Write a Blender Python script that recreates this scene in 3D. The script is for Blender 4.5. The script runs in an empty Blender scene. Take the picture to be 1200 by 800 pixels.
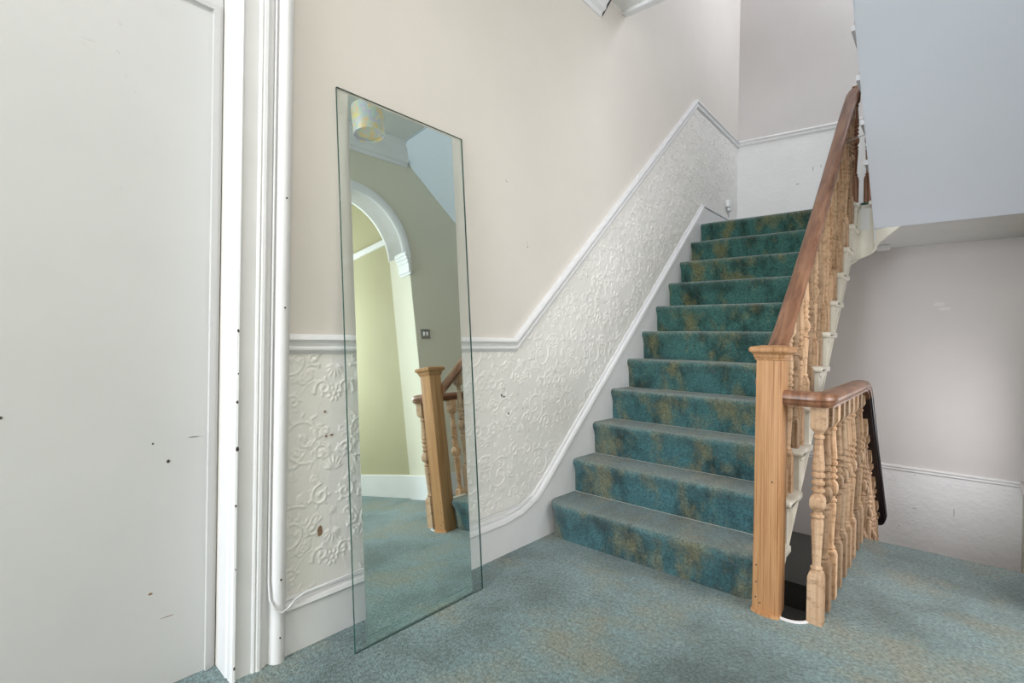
import bpy, bmesh, math, random
import numpy as np
from mathutils import Vector, Matrix, noise
from mathutils.geometry import tessellate_polygon
random.seed(7)
S = bpy.context.scene
C = S.collection

# ---------------------------------------------------------------- camera
F_PX, YAW, PITCH, ROLL = 600.09, 0.712757, -0.005018, 0.016828
fw = Vector((-math.sin(YAW)*math.cos(PITCH), math.cos(YAW)*math.cos(PITCH), math.sin(PITCH)))
rt = Vector((math.cos(YAW), math.sin(YAW), 0)); up = rt.cross(fw)
r2 = rt*math.cos(ROLL) + up*math.sin(ROLL); u2 = -rt*math.sin(ROLL) + up*math.cos(ROLL)
cd = bpy.data.cameras.new('camera'); cam = bpy.data.objects.new('camera', cd); C.objects.link(cam)
cd.sensor_width = 36; cd.lens = F_PX/1200*36; cd.clip_start = .02
M = Matrix((r2, u2, -fw)).transposed().to_4x4(); M.translation = Vector((1.5832, 0, 1.0144))
cam.matrix_world = M
S.camera = cam

# ---------------------------------------------------------------- world, lights, exposure
S.view_settings.view_transform = 'Standard'; S.view_settings.look = 'None'
S.view_settings.exposure = 1.02; S.view_settings.gamma = 1; S.view_settings.use_curve_mapping = False
w = bpy.data.worlds.new('world'); S.world = w; w.use_nodes = True
w.node_tree.nodes['Background'].inputs[0].default_value = (.75, .85, 1, 1)
w.node_tree.nodes['Background'].inputs[1].default_value = 0.6
def area(name, loc, direction, sx, sy, power, col):
    l = bpy.data.lights.new(name, 'AREA'); l.shape = 'RECTANGLE'; l.size = sx; l.size_y = sy
    l.energy = power; l.color = col
    o = bpy.data.objects.new(name, l); C.objects.link(o); o.location = loc
    o.rotation_euler = Vector(direction).to_track_quat('-Z', 'Z' if abs(direction[2]) < .9 else 'Y').to_euler()
    return o
area('window_daylight', (1.0, -4.85, 1.55), (0, 1, 0), 1.4, 2.1, 100, (.86, .93, 1.0))     # glazed front door
area('passage_fill', (3.9, 1.9, 1.5), (-1, 0, 0), 1.2, 1.7, 34, (.98, .98, 1.0))       # added fill through the arch onto the left wall
area('upstairs_fill', (1.85, 4.3, 4.7), (-1, 0, -.25), 1.0, 1.1, 19, (.86, .91, 1.0))     # added cool fill for the back wall and upper stairs
area('lower_landing_fill', (1.955, 4.15, .45), (-1, 0, 0), .8, 1.2, 5.4, (.97, .96, 1.0))        # added fill to brighten the wall under the stairs, no window there
area('hall_ceiling_fill', (1.15, -2.6, 3.04), (0, 0, -1), .6, .6, 27, (.97, .96, 1.0))  # added overhead fill behind the camera, no fixture here
area('hall_ceiling_fill', (1.35, .35, 3.04), (0, 0, -1), .8, .8, 9, (.97, .96, 1.0))  # second added overhead fill, also without a fixture

# ---------------------------------------------------------------- materials
def nodes(name):
    m = bpy.data.materials.new(name); m.use_nodes = True
    return m, m.node_tree.nodes, m.node_tree.links, m.node_tree.nodes['Principled BSDF']
def ramp(n, stops):
    r = n.new('ShaderNodeValToRGB'); e = r.color_ramp.elements
    while len(e) < len(stops): e.new(.5)
    for k, (p, c) in enumerate(stops): e[k].position = p; e[k].color = (*c, 1) if len(c) == 3 else c
    return r
def noise_tex(n, l, scale, vec=None, detail=4, rough=.5, stretch=None):
    t = n.new('ShaderNodeTexNoise'); t.inputs['Scale'].default_value = scale
    t.inputs['Detail'].default_value = detail; t.inputs['Roughness'].default_value = rough
    if stretch:
        g = n.new('ShaderNodeNewGeometry'); mp = n.new('ShaderNodeMapping'); mp.inputs['Scale'].default_value = stretch
        l.new(g.outputs['Position'], mp.inputs['Vector']); l.new(mp.outputs['Vector'], t.inputs['Vector'])
    elif vec is not None: l.new(vec, t.inputs['Vector'])
    else:
        g = n.new('ShaderNodeNewGeometry'); l.new(g.outputs['Position'], t.inputs['Vector'])
    return t
def mixc(n, l, a, b, fac, mode='MIX'):
    x = n.new('ShaderNodeMix'); x.data_type = 'RGBA'; x.blend_type = mode
    for sock, v in ((x.inputs[6], a), (x.inputs[7], b), (x.inputs[0], fac)):
        if hasattr(v, 'links') or hasattr(v, 'is_output'): l.new(v, sock)
        elif isinstance(v, (int, float)): sock.default_value = v
        else: sock.default_value = (*v, 1)
    return x.outputs[2]
def bump(n, l, h, strength, dist, prev=None):
    b = n.new('ShaderNodeBump'); b.inputs['Strength'].default_value = strength; b.inputs['Distance'].default_value = dist
    l.new(h, b.inputs['Height'])
    if prev: l.new(prev, b.inputs['Normal'])
    return b.outputs['Normal']
def paint(name, c, c2=None, rough=.6, bmp=.15, scale=2.0, spec=.3, brush=25):
    m, n, l, b = nodes(name)
    c2 = c2 or tuple(v*.93 for v in c)
    t = noise_tex(n, l, scale, detail=5, rough=.6)
    r = ramp(n, [(.35, c2), (.65, c)]); l.new(t.outputs['Fac'], r.inputs['Fac'])
    l.new(r.outputs['Color'], b.inputs['Base Color'])
    b.inputs['Roughness'].default_value = rough; b.inputs['Specular IOR Level'].default_value = spec
    t2 = noise_tex(n, l, brush, detail=6, rough=.6)
    l.new(bump(n, l, t2.outputs['Fac'], bmp, .01), b.inputs['Normal'])
    return m
def plain(name, c, rough=.5, metal=0):
    m, n, l, b = nodes(name); b.inputs['Base Color'].default_value = (*c, 1)
    b.inputs['Roughness'].default_value = rough; b.inputs['Metallic'].default_value = metal
    return m
def wood(name, stops, stretch=(38, 38, 2.2), rough=.55, gloss=.3, dirt=None, dirt_amt=.5, vary=.12, rings=True, wave=.3):
    m, n, l, b = nodes(name)
    tc = n.new('ShaderNodeTexCoord'); oi = n.new('ShaderNodeObjectInfo')
    ad = n.new('ShaderNodeVectorMath'); ad.operation = 'MULTIPLY_ADD'
    l.new(oi.outputs['Random'], ad.inputs[0]); ad.inputs[1].default_value = (3.1, 7.7, 5.3)
    l.new(tc.outputs['Object'], ad.inputs[2])
    mp = n.new('ShaderNodeMapping'); mp.inputs['Scale'].default_value = stretch
    l.new(ad.outputs[0], mp.inputs['Vector'])
    t = n.new('ShaderNodeTexNoise'); t.inputs['Scale'].default_value = 1; t.inputs['Detail'].default_value = 6
    t.inputs['Roughness'].default_value = .6; t.inputs['Distortion'].default_value = .5
    l.new(mp.outputs[0], t.inputs['Vector'])
    fac = t.outputs['Fac']
    if rings:
        wv = n.new('ShaderNodeTexWave'); wv.wave_type = 'BANDS'; wv.bands_direction = 'DIAGONAL'
        mp2 = n.new('ShaderNodeMapping'); mp2.inputs['Scale'].default_value = (stretch[0]*.9, stretch[1]*.9, stretch[2]*.35)
        l.new(ad.outputs[0], mp2.inputs['Vector']); l.new(mp2.outputs[0], wv.inputs['Vector'])
        wv.inputs['Scale'].default_value = 1.0; wv.inputs['Distortion'].default_value = 5.5; wv.inputs['Detail'].default_value = 3
        wv.inputs['Detail Scale'].default_value = .6
        mm = n.new('ShaderNodeMath'); mm.operation = 'MULTIPLY_ADD'; mm.inputs[1].default_value = wave
        l.new(wv.outputs['Fac'], mm.inputs[0]); l.new(t.outputs['Fac'], mm.inputs[2])
        sb = n.new('ShaderNodeMath'); sb.operation = 'SUBTRACT'; sb.inputs[1].default_value = wave/2
        l.new(mm.outputs[0], sb.inputs[0]); fac = sb.outputs[0]
    r = ramp(n, stops); l.new(fac, r.inputs['Fac'])
    col = r.outputs['Color']
    if dirt:
        t3 = noise_tex(n, l, 1, detail=6, rough=.7, stretch=(22, 22, 45))
        rr = ramp(n, [(.50, (0, 0, 0)), (.68, (1, 1, 1))]); l.new(t3.outputs['Fac'], rr.inputs['Fac'])
        q = n.new('ShaderNodeMath'); q.operation = 'MULTIPLY'; q.inputs[1].default_value = dirt_amt
        l.new(rr.outputs['Color'], q.inputs[0])
        col = mixc(n, l, col, dirt, q.outputs[0])
    hv = n.new('ShaderNodeHueSaturation'); l.new(col, hv.inputs['Color'])
    mr = n.new('ShaderNodeMapRange'); mr.inputs['To Min'].default_value = 1-vary*1.6; mr.inputs['To Max'].default_value = 1+vary
    l.new(oi.outputs['Random'], mr.inputs['Value']); l.new(mr.outputs[0], hv.inputs['Value'])
    l.new(hv.outputs[0], b.inputs['Base Color'])
    b.inputs['Roughness'].default_value = rough; b.inputs['Specular IOR Level'].default_value = gloss
    l.new(bump(n, l, fac, .25, .004), b.inputs['Normal'])
    return m
def carpet(name, base, dark, tan, stain_scale, tan_lo=.52, worn_lit=(.30, .32, .29), loop=135, top=None):
    m, n, l, b = nodes(name)
    g = n.new('ShaderNodeNewGeometry')
    t = noise_tex(n, l, 1, detail=5, rough=.62, stretch=stain_scale)
    r = ramp(n, [(.34, dark), (.56, base)]); l.new(t.outputs['Fac'], r.inputs['Fac'])
    t2 = noise_tex(n, l, 1, detail=5, rough=.65, stretch=tuple(v*.8+.37 for v in stain_scale))
    r2_ = ramp(n, [(tan_lo, (0, 0, 0)), (tan_lo+.14, (1, 1, 1))]); l.new(t2.outputs['Fac'], r2_.inputs['Fac'])
    q = n.new('ShaderNodeMath'); q.operation = 'MULTIPLY'; q.inputs[1].default_value = .72; l.new(r2_.outputs['Color'], q.inputs[0])
    col = mixc(n, l, r.outputs['Color'], tan, q.outputs[0])
    if top:
        sx_ = n.new('ShaderNodeSeparateXYZ'); l.new(g.outputs['Position'], sx_.inputs[0])
        m2 = n.new('ShaderNodeMapRange'); m2.inputs['From Min'].default_value = .3; m2.inputs['From Max'].default_value = 1.2; l.new(sx_.outputs['Z'], m2.inputs['Value'])
        col = mixc(n, l, mixc(n, l, col, (.98, 1.02, 1.12), 1.0, 'MULTIPLY'), mixc(n, l, col, top, 1.0, 'MULTIPLY'), m2.outputs[0])   # light change up the flight painted in: bluer foot, greener above
    # trodden pile with grazing light painted on nosings and treads, stored as wear
    at = n.new('ShaderNodeAttribute'); at.attribute_name = 'wear_light'
    col = mixc(n, l, col, worn_lit, at.outputs['Fac'])
    # loop pile
    v = n.new('ShaderNodeTexVoronoi'); v.inputs['Scale'].default_value = loop; l.new(g.outputs['Position'], v.inputs['Vector'])
    t3 = noise_tex(n, l, loop*.55, detail=3, rough=.7)
    c3 = ramp(n, [(.32, (.55, .55, .55)), (.68, (1.5, 1.5, 1.5))]); l.new(t3.outputs['Fac'], c3.inputs['Fac']); mx = c3.outputs['Color']
    col = mixc(n, l, col, mx, 1.0, 'MULTIPLY')
    rr = ramp(n, [(0, (1.15, 1.15, 1.15)), (.6, (.72, .72, .72))]); l.new(v.outputs['Distance'], rr.inputs['Fac'])
    col = mixc(n, l, col, rr.outputs['Color'], .7, 'MULTIPLY')
    # small dark spots
    t4 = noise_tex(n, l, 9, detail=2); r4 = ramp(n, [(.70, (0, 0, 0)), (.74, (1, 1, 1))]); l.new(t4.outputs['Fac'], r4.inputs['Fac'])
    q4 = n.new('ShaderNodeMath'); q4.operation = 'MULTIPLY'; q4.inputs[1].default_value = .45; l.new(r4.outputs['Color'], q4.inputs[0])
    col = mixc(n, l, col, (.06, .09, .09), q4.outputs[0])
    l.new(col, b.inputs['Base Color'])
    b.inputs['Roughness'].default_value = .95; b.inputs['Specular IOR Level'].default_value = .1
    b.inputs['Sheen Weight'].default_value = .25; b.inputs['Sheen Roughness'].default_value = .6
    nb = bump(n, l, v.outputs['Distance'], .7, -.004)
    nb = bump(n, l, t3.outputs['Fac'], .5, .004, nb)
    l.new(nb, b.inputs['Normal'])
    return m

WALL = paint('cream_emulsion', (.74, .695, .645), (.70, .66, .61), .75, .06, 1.3, .2)
WALLB = paint('pale_grey_emulsion', (.66, .62, .60), (.62, .585, .565), .75, .08, 1.3, .2)
OLIVE = paint('deep_cream_emulsion', (.71, .68, .56), (.67, .64, .53), .75, .06, 1.1, .2)
WHITE = paint('white_gloss', (.80, .795, .81), (.77, .765, .775), .38, .08, 6, .45, 12)
DADO = paint('white_dado_paint', (.87, .85, .82), (.83, .81, .775), .36, .05, 3, .35, 40)
DADOB = paint('white_lower_wall_paint', (.86, .84, .83), (.82, .80, .79), .5, .35, 3, .35, 30)
DOORP = paint('off_white_door_paint', (.61, .605, .60), (.58, .575, .57), .5, .04, 1.6, .35, 9)
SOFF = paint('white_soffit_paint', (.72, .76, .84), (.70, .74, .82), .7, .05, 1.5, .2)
CEIL = paint('ceiling_white', (.80, .80, .78), None, .8, .05, 1.5, .2)
IVORY = paint('ivory_gloss', (.80, .76, .67), (.74, .70, .60), .4, .08, 9, .4, 20)
PINE = wood('stripped_pine', [(.26, (.27, .115, .042)), (.44, (.44, .22, .095)), (.62, (.53, .29, .14))], stretch=(85, 85, 2.5), rough=.5, wave=.12)
BAL = wood('stripped_baluster_pine', [(.28, (.36, .19, .10)), (.46, (.58, .37, .225)), (.66, (.70, .49, .325))], wave=.08, dirt=(.20, .10, .045), dirt_amt=.7, rough=.6, vary=.24)
MAHOG = wood('worn_brown_handrail', [(.30, (.11, .045, .022)), (.5, (.24, .11, .06)), (.7, (.35, .185, .11))], stretch=(30, 5, 5), rough=.32, gloss=.5, rings=False, vary=.03)
DARKW = plain('dark_rail_and_shaft_shade', (.018, .010, .012), .35)  # stain of the descending rail; also carries painted shade in the cellar shaft
BROWNB = wood('brown_upper_baluster', [(.3, (.10, .04, .02)), (.6, (.30, .15, .09))], rough=.6)
CARPET = carpet('teal_hall_carpet', (.175, .262, .268), (.085, .13, .126), (.23, .225, .16), (2.3, 2.3, 2.3), .50)
STAIRC = carpet('teal_stair_carpet', (.050, .145, .150), (.008, .036, .036), (.21, .185, .09), (8, 4, 4.6), .50, (.20, .24, .215), 170, (.92, .96, .80))
DARKT = plain('shade_painted_timber', (.03, .025, .02), .8)  # stairwell shade painted into the lower carriage and slab colour
DARKC = carpet('shade_painted_carpet', (.022, .024, .014), (.012, .013, .008), (.03, .028, .018), (3, 3, 3), .5, (.03, .03, .022))  # near-black so the lower carpets carry the stairwell's shade in their colour
def glass_mat():
    m, n, l, b = nodes('clear_glass'); n.remove(b)
    tr = n.new('ShaderNodeBsdfTransparent'); tr.inputs[0].default_value = (.975, .995, .988, 1)
    gl = n.new('ShaderNodeBsdfGlossy'); gl.inputs['Roughness'].default_value = 0
    lw = n.new('ShaderNodeLayerWeight'); lw.inputs[0].default_value = .5
    pw = n.new('ShaderNodeMath'); pw.operation = 'POWER'; pw.inputs[1].default_value = 5; l.new(lw.outputs['Facing'], pw.inputs[0])
    fr_ = n.new('ShaderNodeMath'); fr_.operation = 'MULTIPLY_ADD'; fr_.inputs[1].default_value = .95; fr_.inputs[2].default_value = .04; l.new(pw.outputs[0], fr_.inputs[0])
    mx = n.new('ShaderNodeMixShader'); l.new(fr_.outputs[0], mx.inputs[0]); l.new(tr.outputs[0], mx.inputs[1]); l.new(gl.outputs[0], mx.inputs[2])
    l.new(mx.outputs[0], n['Material Output'].inputs[0]); return m
GLASS = glass_mat()
EDGE = plain('green_glass_edge', (.02, .07, .06), .15)
SILVER = plain('mirror_silvering', (.90, .95, .935), .0, 1)
PLAST = plain('white_plastic', (.85, .85, .85), .35)
HOLE = plain('dark_chip', (.06, .045, .035), .9)
CHIPB = plain('brown_chip', (.25, .15, .09), .9)
METAL = plain('brushed_metal', (.5, .5, .5), .3, 1)

# ---------------------------------------------------------------- mesh helpers
def link(name, me, parent=None, mats=()):
    o = bpy.data.objects.new(name, me); C.objects.link(o)
    for m in mats: me.materials.append(m)
    if parent: o.parent = parent
    return o
def finish(name, bm, mat, parent=None, smooth=None, kind=None):
    bmesh.ops.recalc_face_normals(bm, faces=bm.faces)
    me = bpy.data.meshes.new(name); bm.to_mesh(me); bm.free()
    if smooth is not None:
        me.shade_smooth(); me.set_sharp_from_angle(angle=math.radians(smooth))
    o = link(name, me, parent, [mat] if not isinstance(mat, (list, tuple)) else mat)
    if kind: o['kind'] = kind
    return o
def struct(o): o['kind'] = 'structure'; return o
def tag(o, label, cat, group=None):
    o['label'] = label; o['category'] = cat
    if group: o['group'] = group
    return o
def empty(name, loc, label, cat, group=None):
    o = bpy.data.objects.new(name, None); C.objects.link(o); o.location = loc; o.empty_display_size = .1
    o['_off'] = list(loc); return tag(o, label, cat, group)
def box(bm, x0, x1, y0, y1, z0, z1, bev=0):
    vs = [bm.verts.new((x, y, z)) for x in (x0, x1) for y in (y0, y1) for z in (z0, z1)]
    fs = [bm.faces.new([vs[i] for i in q]) for q in ((0,1,3,2),(4,6,7,5),(0,4,5,1),(2,3,7,6),(0,2,6,4),(1,5,7,3))]
    if bev:
        es = {e for f in fs for e in f.edges}
        bmesh.ops.bevel(bm, geom=list(es), offset=bev, segments=2, affect='EDGES', profile=.6)
def prism(bm, poly, axis, a, b):
    """closed polygon extruded along axis; poly in the other two axes, in order"""
    def P(u, v, t):
        return {0: (t, u, v), 1: (u, t, v), 2: (u, v, t)}[axis]
    A = [bm.verts.new(P(u, v, a)) for u, v in poly]; B = [bm.verts.new(P(u, v, b)) for u, v in poly]
    n = len(poly)
    if n <= 4: bm.faces.new(A); bm.faces.new(B[::-1])
    else:
        for t in tessellate_polygon([[Vector((u, v, 0)) for u, v in poly]]):
            bm.faces.new([A[k] for k in t]); bm.faces.new([B[k] for k in t[::-1]])
    for i in range(n): bm.faces.new((A[i], B[i], B[(i+1) % n], A[(i+1) % n]))
def nosing(bm, poly, x0, x1, r=.009):
    n = len(poly); cu = sum(p[0] for p in poly)/n; cv = sum(p[1] for p in poly)/n; cu = sum(p[0] for p in poly[-2:])/2*.5+poly[0][0]*.5
    rows = []
    for x, k in ((x0, 0), (x1-r, 0), (x1-r*.3, .3), (x1, 1)):
        rows.append([bm.verts.new((x, u+(r*k if u < cu else -r*k), v+(r*k if v < cv else -r*k))) for u, v in poly])
    for a, b in zip(rows, rows[1:]):
        for j in range(n): bm.faces.new((a[j], a[(j+1) % n], b[(j+1) % n], b[j]))
    for row in (rows[0], rows[-1]):
        c = bm.verts.new((row[0].co.x, cu, cv))
        for j in range(n): bm.faces.new((row[j], row[(j+1) % n], c))
def sweep(bm, path, prof, fixed, closed_prof=True, cap=True):
    """profile (a, b): a along the mitred perpendicular (fixed x tangent), b along fixed"""
    path = [Vector(p) for p in path]; fx = Vector(fixed).normalized(); rings = []
    for i, P in enumerate(path):
        ds = []
        if i > 0: ds.append((P-path[i-1]))
        if i < len(path)-1: ds.append((path[i+1]-P))
        ps = []
        for d in ds:
            q = fx.cross(d)
            ps.append(q.normalized())
        m = sum(ps, Vector()).normalized(); k = 1/max(.35, m.dot(ps[0]))
        rings.append([bm.verts.new(P + m*a*k + fx*b) for a, b in prof])
    n = len(prof)
    for i in range(len(rings)-1):
        for j in range(n if closed_prof else n-1):
            bm.faces.new((rings[i][j], rings[i][(j+1) % n], rings[i+1][(j+1) % n], rings[i+1][j]))
    if cap and closed_prof:
        f1 = bm.faces.new(rings[0][::-1]); f2 = bm.faces.new(rings[-1]); bmesh.ops.triangulate(bm, faces=[f1, f2])
def tube(bm, path, r, n=8):
    prev = None; path = [Vector(p) for p in path]; rings = []
    for i, P in enumerate(path):
        t = (path[min(i+1, len(path)-1)] - path[max(i-1, 0)]).normalized()
        a = t.orthogonal() if prev is None else (prev - t*prev.dot(t)); a.normalize(); prev = a; b = t.cross(a)
        rings.append([bm.verts.new(P + (a*math.cos(k*2*math.pi/n) + b*math.sin(k*2*math.pi/n))*r) for k in range(n)])
    for i in range(len(rings)-1):
        for j in range(n): bm.faces.new((rings[i][j], rings[i][(j+1) % n], rings[i+1][(j+1) % n], rings[i+1][j]))
    bm.faces.new(rings[0][::-1]); bm.faces.new(rings[-1])
def arc(cx, cy, r, a0, a1, n):
    return [(cx+r*math.cos(math.radians(a0+(a1-a0)*k/n)), cy+r*math.sin(math.radians(a0+(a1-a0)*k/n))) for k in range(n+1)]
def chip(parent, p, axis, r, mat=HOLE, sx=1.0, sz=1.0, th=.0012):
    bm = bmesh.new(); n = 9; vs = []
    for side in (0, 1):
        row = []
        for k in range(n):
            a = k*2*math.pi/n; rr = r*random.uniform(.65, 1.1); u = rr*math.cos(a)*sx; v = rr*math.sin(a)*sz; t = th*side
            q = {0: (p[0]+t, p[1]+u, p[2]+v), 1: (p[0]+u, p[1]-t, p[2]+v), 2: (p[0]+u, p[1]+v, p[2]+t)}[axis]
            row.append(bm.verts.new(q))
        vs.append(row)
    bm.faces.new(vs[0]); bm.faces.new(vs[1])
    for k in range(n): bm.faces.new((vs[0][k], vs[0][(k+1) % n], vs[1][(k+1) % n], vs[1][k]))
    return finish('paint_chip', bm, mat, parent)

# ---------------------------------------------------------------- geometry constants
RISE, G, Y1 = .18, .2, 2.161
WX = -.02                      # left wall face
XR = 1.97                      # right wall face
YB = 5.118                     # back wall face
def Yn(i): return Y1 + G*(i-1)
CZ = 3.07                      # hall ceiling

# ---------------------------------------------------------------- structure: walls
bm = bmesh.new()
prism(bm, [(.60, -.3), (.60, 2.5), (-.55, 2.5), (-.55, -.3), (-5, -.3), (-5, 5.6), (YB+.15, 5.6), (YB+.15, -2.7), (.60, -2.7)], 0, -.32, WX)
wall_left = struct(finish('wall_left', bm, WALL))
bm = bmesh.new(); box(bm, -.32, XR+.3, YB, YB+.15, -2.7, 5.6)
wall_back = struct(finish('wall_back', bm, WALLB))
AY0, AY1, ASP = 1.73, 2.77, 2.10
ac, ar = (AY0+AY1)/2, (AY1-AY0)/2
bm = bmesh.new()
pts = [(-5, -.25), (AY0, -.25), (AY0, ASP)] + arc(ac, ASP, ar, 180, 0, 32)[1:-1] + [(AY1, ASP), (AY1, -2.7), (YB, -2.7), (YB, 5.6), (-5, 5.6)]
prism(bm, pts, 0, XR, XR+.27)
wall_right = struct(finish('wall_right', bm, OLIVE))
bm = bmesh.new()     # front wall with the glazed door opening
prism(bm, [(-.32, -.3), (.2, -.3), (.2, 2.65), (1.8, 2.65), (1.8, -.3), (XR+.3, -.3), (XR+.3, 5.6), (-.32, 5.6)], 1, -5.15, -5)
wall_front = struct(finish('wall_front', bm, WALL))
bm = bmesh.new()
for x0, x1, z0, z1 in ((.2, .3, 0, 2.65), (1.7, 1.8, 0, 2.65), (.3, 1.7, 2.55, 2.65), (.3, 1.7, 0, .45), (.96, 1.04, .45, 2.55), (.3, 1.7, 1.95, 2.03)):
    box(bm, x0, x1, -5.12, -5.04, z0, z1, .006)
window_1 = struct(finish('window_1', bm, WHITE))
bm = bmesh.new(); box(bm, .3, 1.7, -5.085, -5.08, .45, 2.55); finish('pane', bm, GLASS, window_1)
# stairwell shaft below and above
bm = bmesh.new(); box(bm, WX, XR, .45, .6, -2.7, -.25); struct(finish('wall_cellar', bm, DARKW))  # darkness of the shaft put into the wall colour
bm = bmesh.new(); box(bm, WX, XR, .75, .9, 3.42, 5.6); struct(finish('wall_upper', bm, WALLB))
bm = bmesh.new(); box(bm, -.32, XR+.3, -5.15, YB+.15, 5.6, 5.75); struct(finish('ceiling_upper', bm, CEIL))
bm = bmesh.new(); box(bm, WX, XR, .6, YB, -2.75, -2.65); struct(finish('floor_cellar', bm, DARKW))  # floor coloured dark to stand for the unlit shaft
# hall ceiling slab (also the upper floor)
bm = bmesh.new(); prism(bm, [(WX, -5), (XR, -5), (XR, 2.745), (1.16, 2.745), (1.16, 2.85), (WX, 2.85)], 2, CZ, 3.40)
ceiling = struct(finish('ceiling', bm, CEIL))
# side room behind the arch
bm = bmesh.new(); box(bm, XR+.27, 4.1, 2.80, 2.95, 0, CZ); wp = struct(finish('wall_side_room', bm, paint('yellowed_olive_emulsion', (.46, .43, .28), (.42, .39, .25), .75, .06, 1.1, .2)))
bm = bmesh.new(); box(bm, 4.0, 4.15, .2, 2.80, 0, .75); box(bm, 4.0, 4.15, .2, 2.80, 2.6, CZ); box(bm, 4.0, 4.15, .2, 1.2, .75, 2.6); box(bm, 4.0, 4.15, 2.6, 2.80, .75, 2.6)
struct(finish('wall_side_room_far', bm, OLIVE))
bm = bmesh.new(); box(bm, XR+.27, 4.15, .05, .2, 0, CZ); struct(finish('wall_side_room_near', bm, OLIVE))
bm = bmesh.new(); box(bm, XR, 4.15, .05, 2.95, CZ, CZ+.1); struct(finish('ceiling_side_room', bm, CEIL))
bm = bmesh.new()
for a in ((4.03, 4.09, 1.2, 1.28, .75, 2.6), (4.03, 4.09, 2.52, 2.6, .75, 2.6), (4.03, 4.09, 1.28, 2.52, 2.52, 2.6), (4.03, 4.09, 1.28, 2.52, .75, .83), (4.03, 4.09, 1.28, 2.52, 1.64, 1.70)): box(bm, *a, .005)
added_window = struct(finish('added_window', bm, WHITE))  # unseen window made up to go with the added side-room fill
bm = bmesh.new(); box(bm, 4.055, 4.06, 1.28, 2.52, .83, 2.52); finish('pane', bm, GLASS, added_window)

# floor: carpeted slab with the stairwell cut out of it
XH0, XH1 = 1.035, 1.185
notch = arc((XH0+XH1)/2+.02, 2.15, .066, 180, 360, 14)
poly = [(-.32, -5), (4.0, -5), (4.0, 2.8), (XR, 2.8), (XR, 3.255), (1.19, 3.255), (1.19, 2.15)] + [(x, y) for x, y in notch[::-1]][1:-1] + [(1.06, 2.15), (1.06, 2.22), (-.32, 2.22)]
bm = bmesh.new(); prism(bm, poly, 2, -.22, 0)
floor = struct(finish('floor', bm, CARPET))
bm = bmesh.new()     # white edge of the well, following the rounded end
tr = [(1.19, 3.2, 0), (1.19, 2.15, 0)] + [(x, y, 0) for x, y in notch[::-1]][1:-1] + [(1.06, 2.15, 0)]
sweep(bm, tr, [(0, .006), (.008, .004), (.008, -.22), (-.002, -.22), (-.002, .006)], (0, 0, 1))
struct(finish('trim_well', bm, WHITE, None, 40))

# ---------------------------------------------------------------- skirting, dado rail
def surf(poly3, prof, mat, name, fixed=(1, 0, 0), smooth=35):
    bm = bmesh.new(); sweep(bm, poly3, prof, fixed); return struct(finish(name, bm, mat, None, smooth))
def zcap(y):      # top of skirting / wall string as seen in the photograph
    P = [(0, .175), (1.80, .18), (1.92, .197), (2.03, .238), (2.112, .306), (2.605, .742), (3.247, 1.303), (4.207, 2.150), (4.26, 2.165), (6, 2.165)]
    for a, b in zip(P, P[1:]):
        if a[0] <= y <= b[0]: return a[1] + (b[1]-a[1])*(y-a[0])/(b[0]-a[0])
def zdado(y):     # top of the dado rail
    P = [(0, 1.019), (1.86, 1.019), (4.05, 2.955), (6, 2.955)]
    for a, b in zip(P, P[1:]):
        if a[0] <= y <= b[0]: return a[1] + (b[1]-a[1])*(y-a[0])/(b[0]-a[0])
ys = [.76, 1.2, 1.80, 1.86, 1.92, 1.98, 2.03, 2.07, 2.112, 2.36, 2.605, 3.247, 3.7, 4.207]
top = [(WX, y, zcap(y)) for y in ys]
# flat board: polygon between the floor/soffit and cap
bm = bmesh.new()
prism(bm, [(y, zcap(y)-.03) for y in ys] + [(4.26, 2.13), (YB, 2.13), (YB, 1.7), (4.3, 1.7), (2.4, -.15), (2.22, -.15), (2.22, 0), (.76, 0)], 0, WX, 0.0)
struct(finish('baseboard_left', bm, WHITE))
cap_prof = [(0, 0), (0, .007), (-.006, .012), (-.012, .009), (-.016, .013), (-.020, .024), (-.032, .028), (-.040, .021), (-.043, .0)]
surf(top, cap_prof, WHITE, 'trim_skirting')
surf([(WX, 4.207, 2.165), (WX, YB, 2.165)], cap_prof, WHITE, 'trim_skirting_landing')
dado_prof = [(0, 0), (0, .016), (-.008, .024), (-.018, .026), (-.026, .018), (-.030, .016), (-.040, .014), (-.046, .017), (-.052, .016), (-.058, .010), (-.064, .006), (-.066, 0)]
surf([(WX, .76, 1.019), (WX, 1.86, 1.019), (WX, 4.05, 2.955), (WX, YB, 2.930)], dado_prof, WHITE, 'trim_dado')
surf([(WX, YB, 2.935), (XR, YB, 2.875)], [(a*.85, b) for a, b in dado_prof], DADOB, 'trim_dado_back', (0, -1, 0))
surf([(WX, YB, .062), (XR, YB, .062)], [(a*.72, b*.9) for a, b in dado_prof], DADOB, 'trim_dado_lower_back', (0, -1, 0))
surf([(XR, YB, .062), (XR, 3.3, .062+.0)], dado_prof, DADOB, 'trim_dado_lower_right', (-1, 0, 0))

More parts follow.
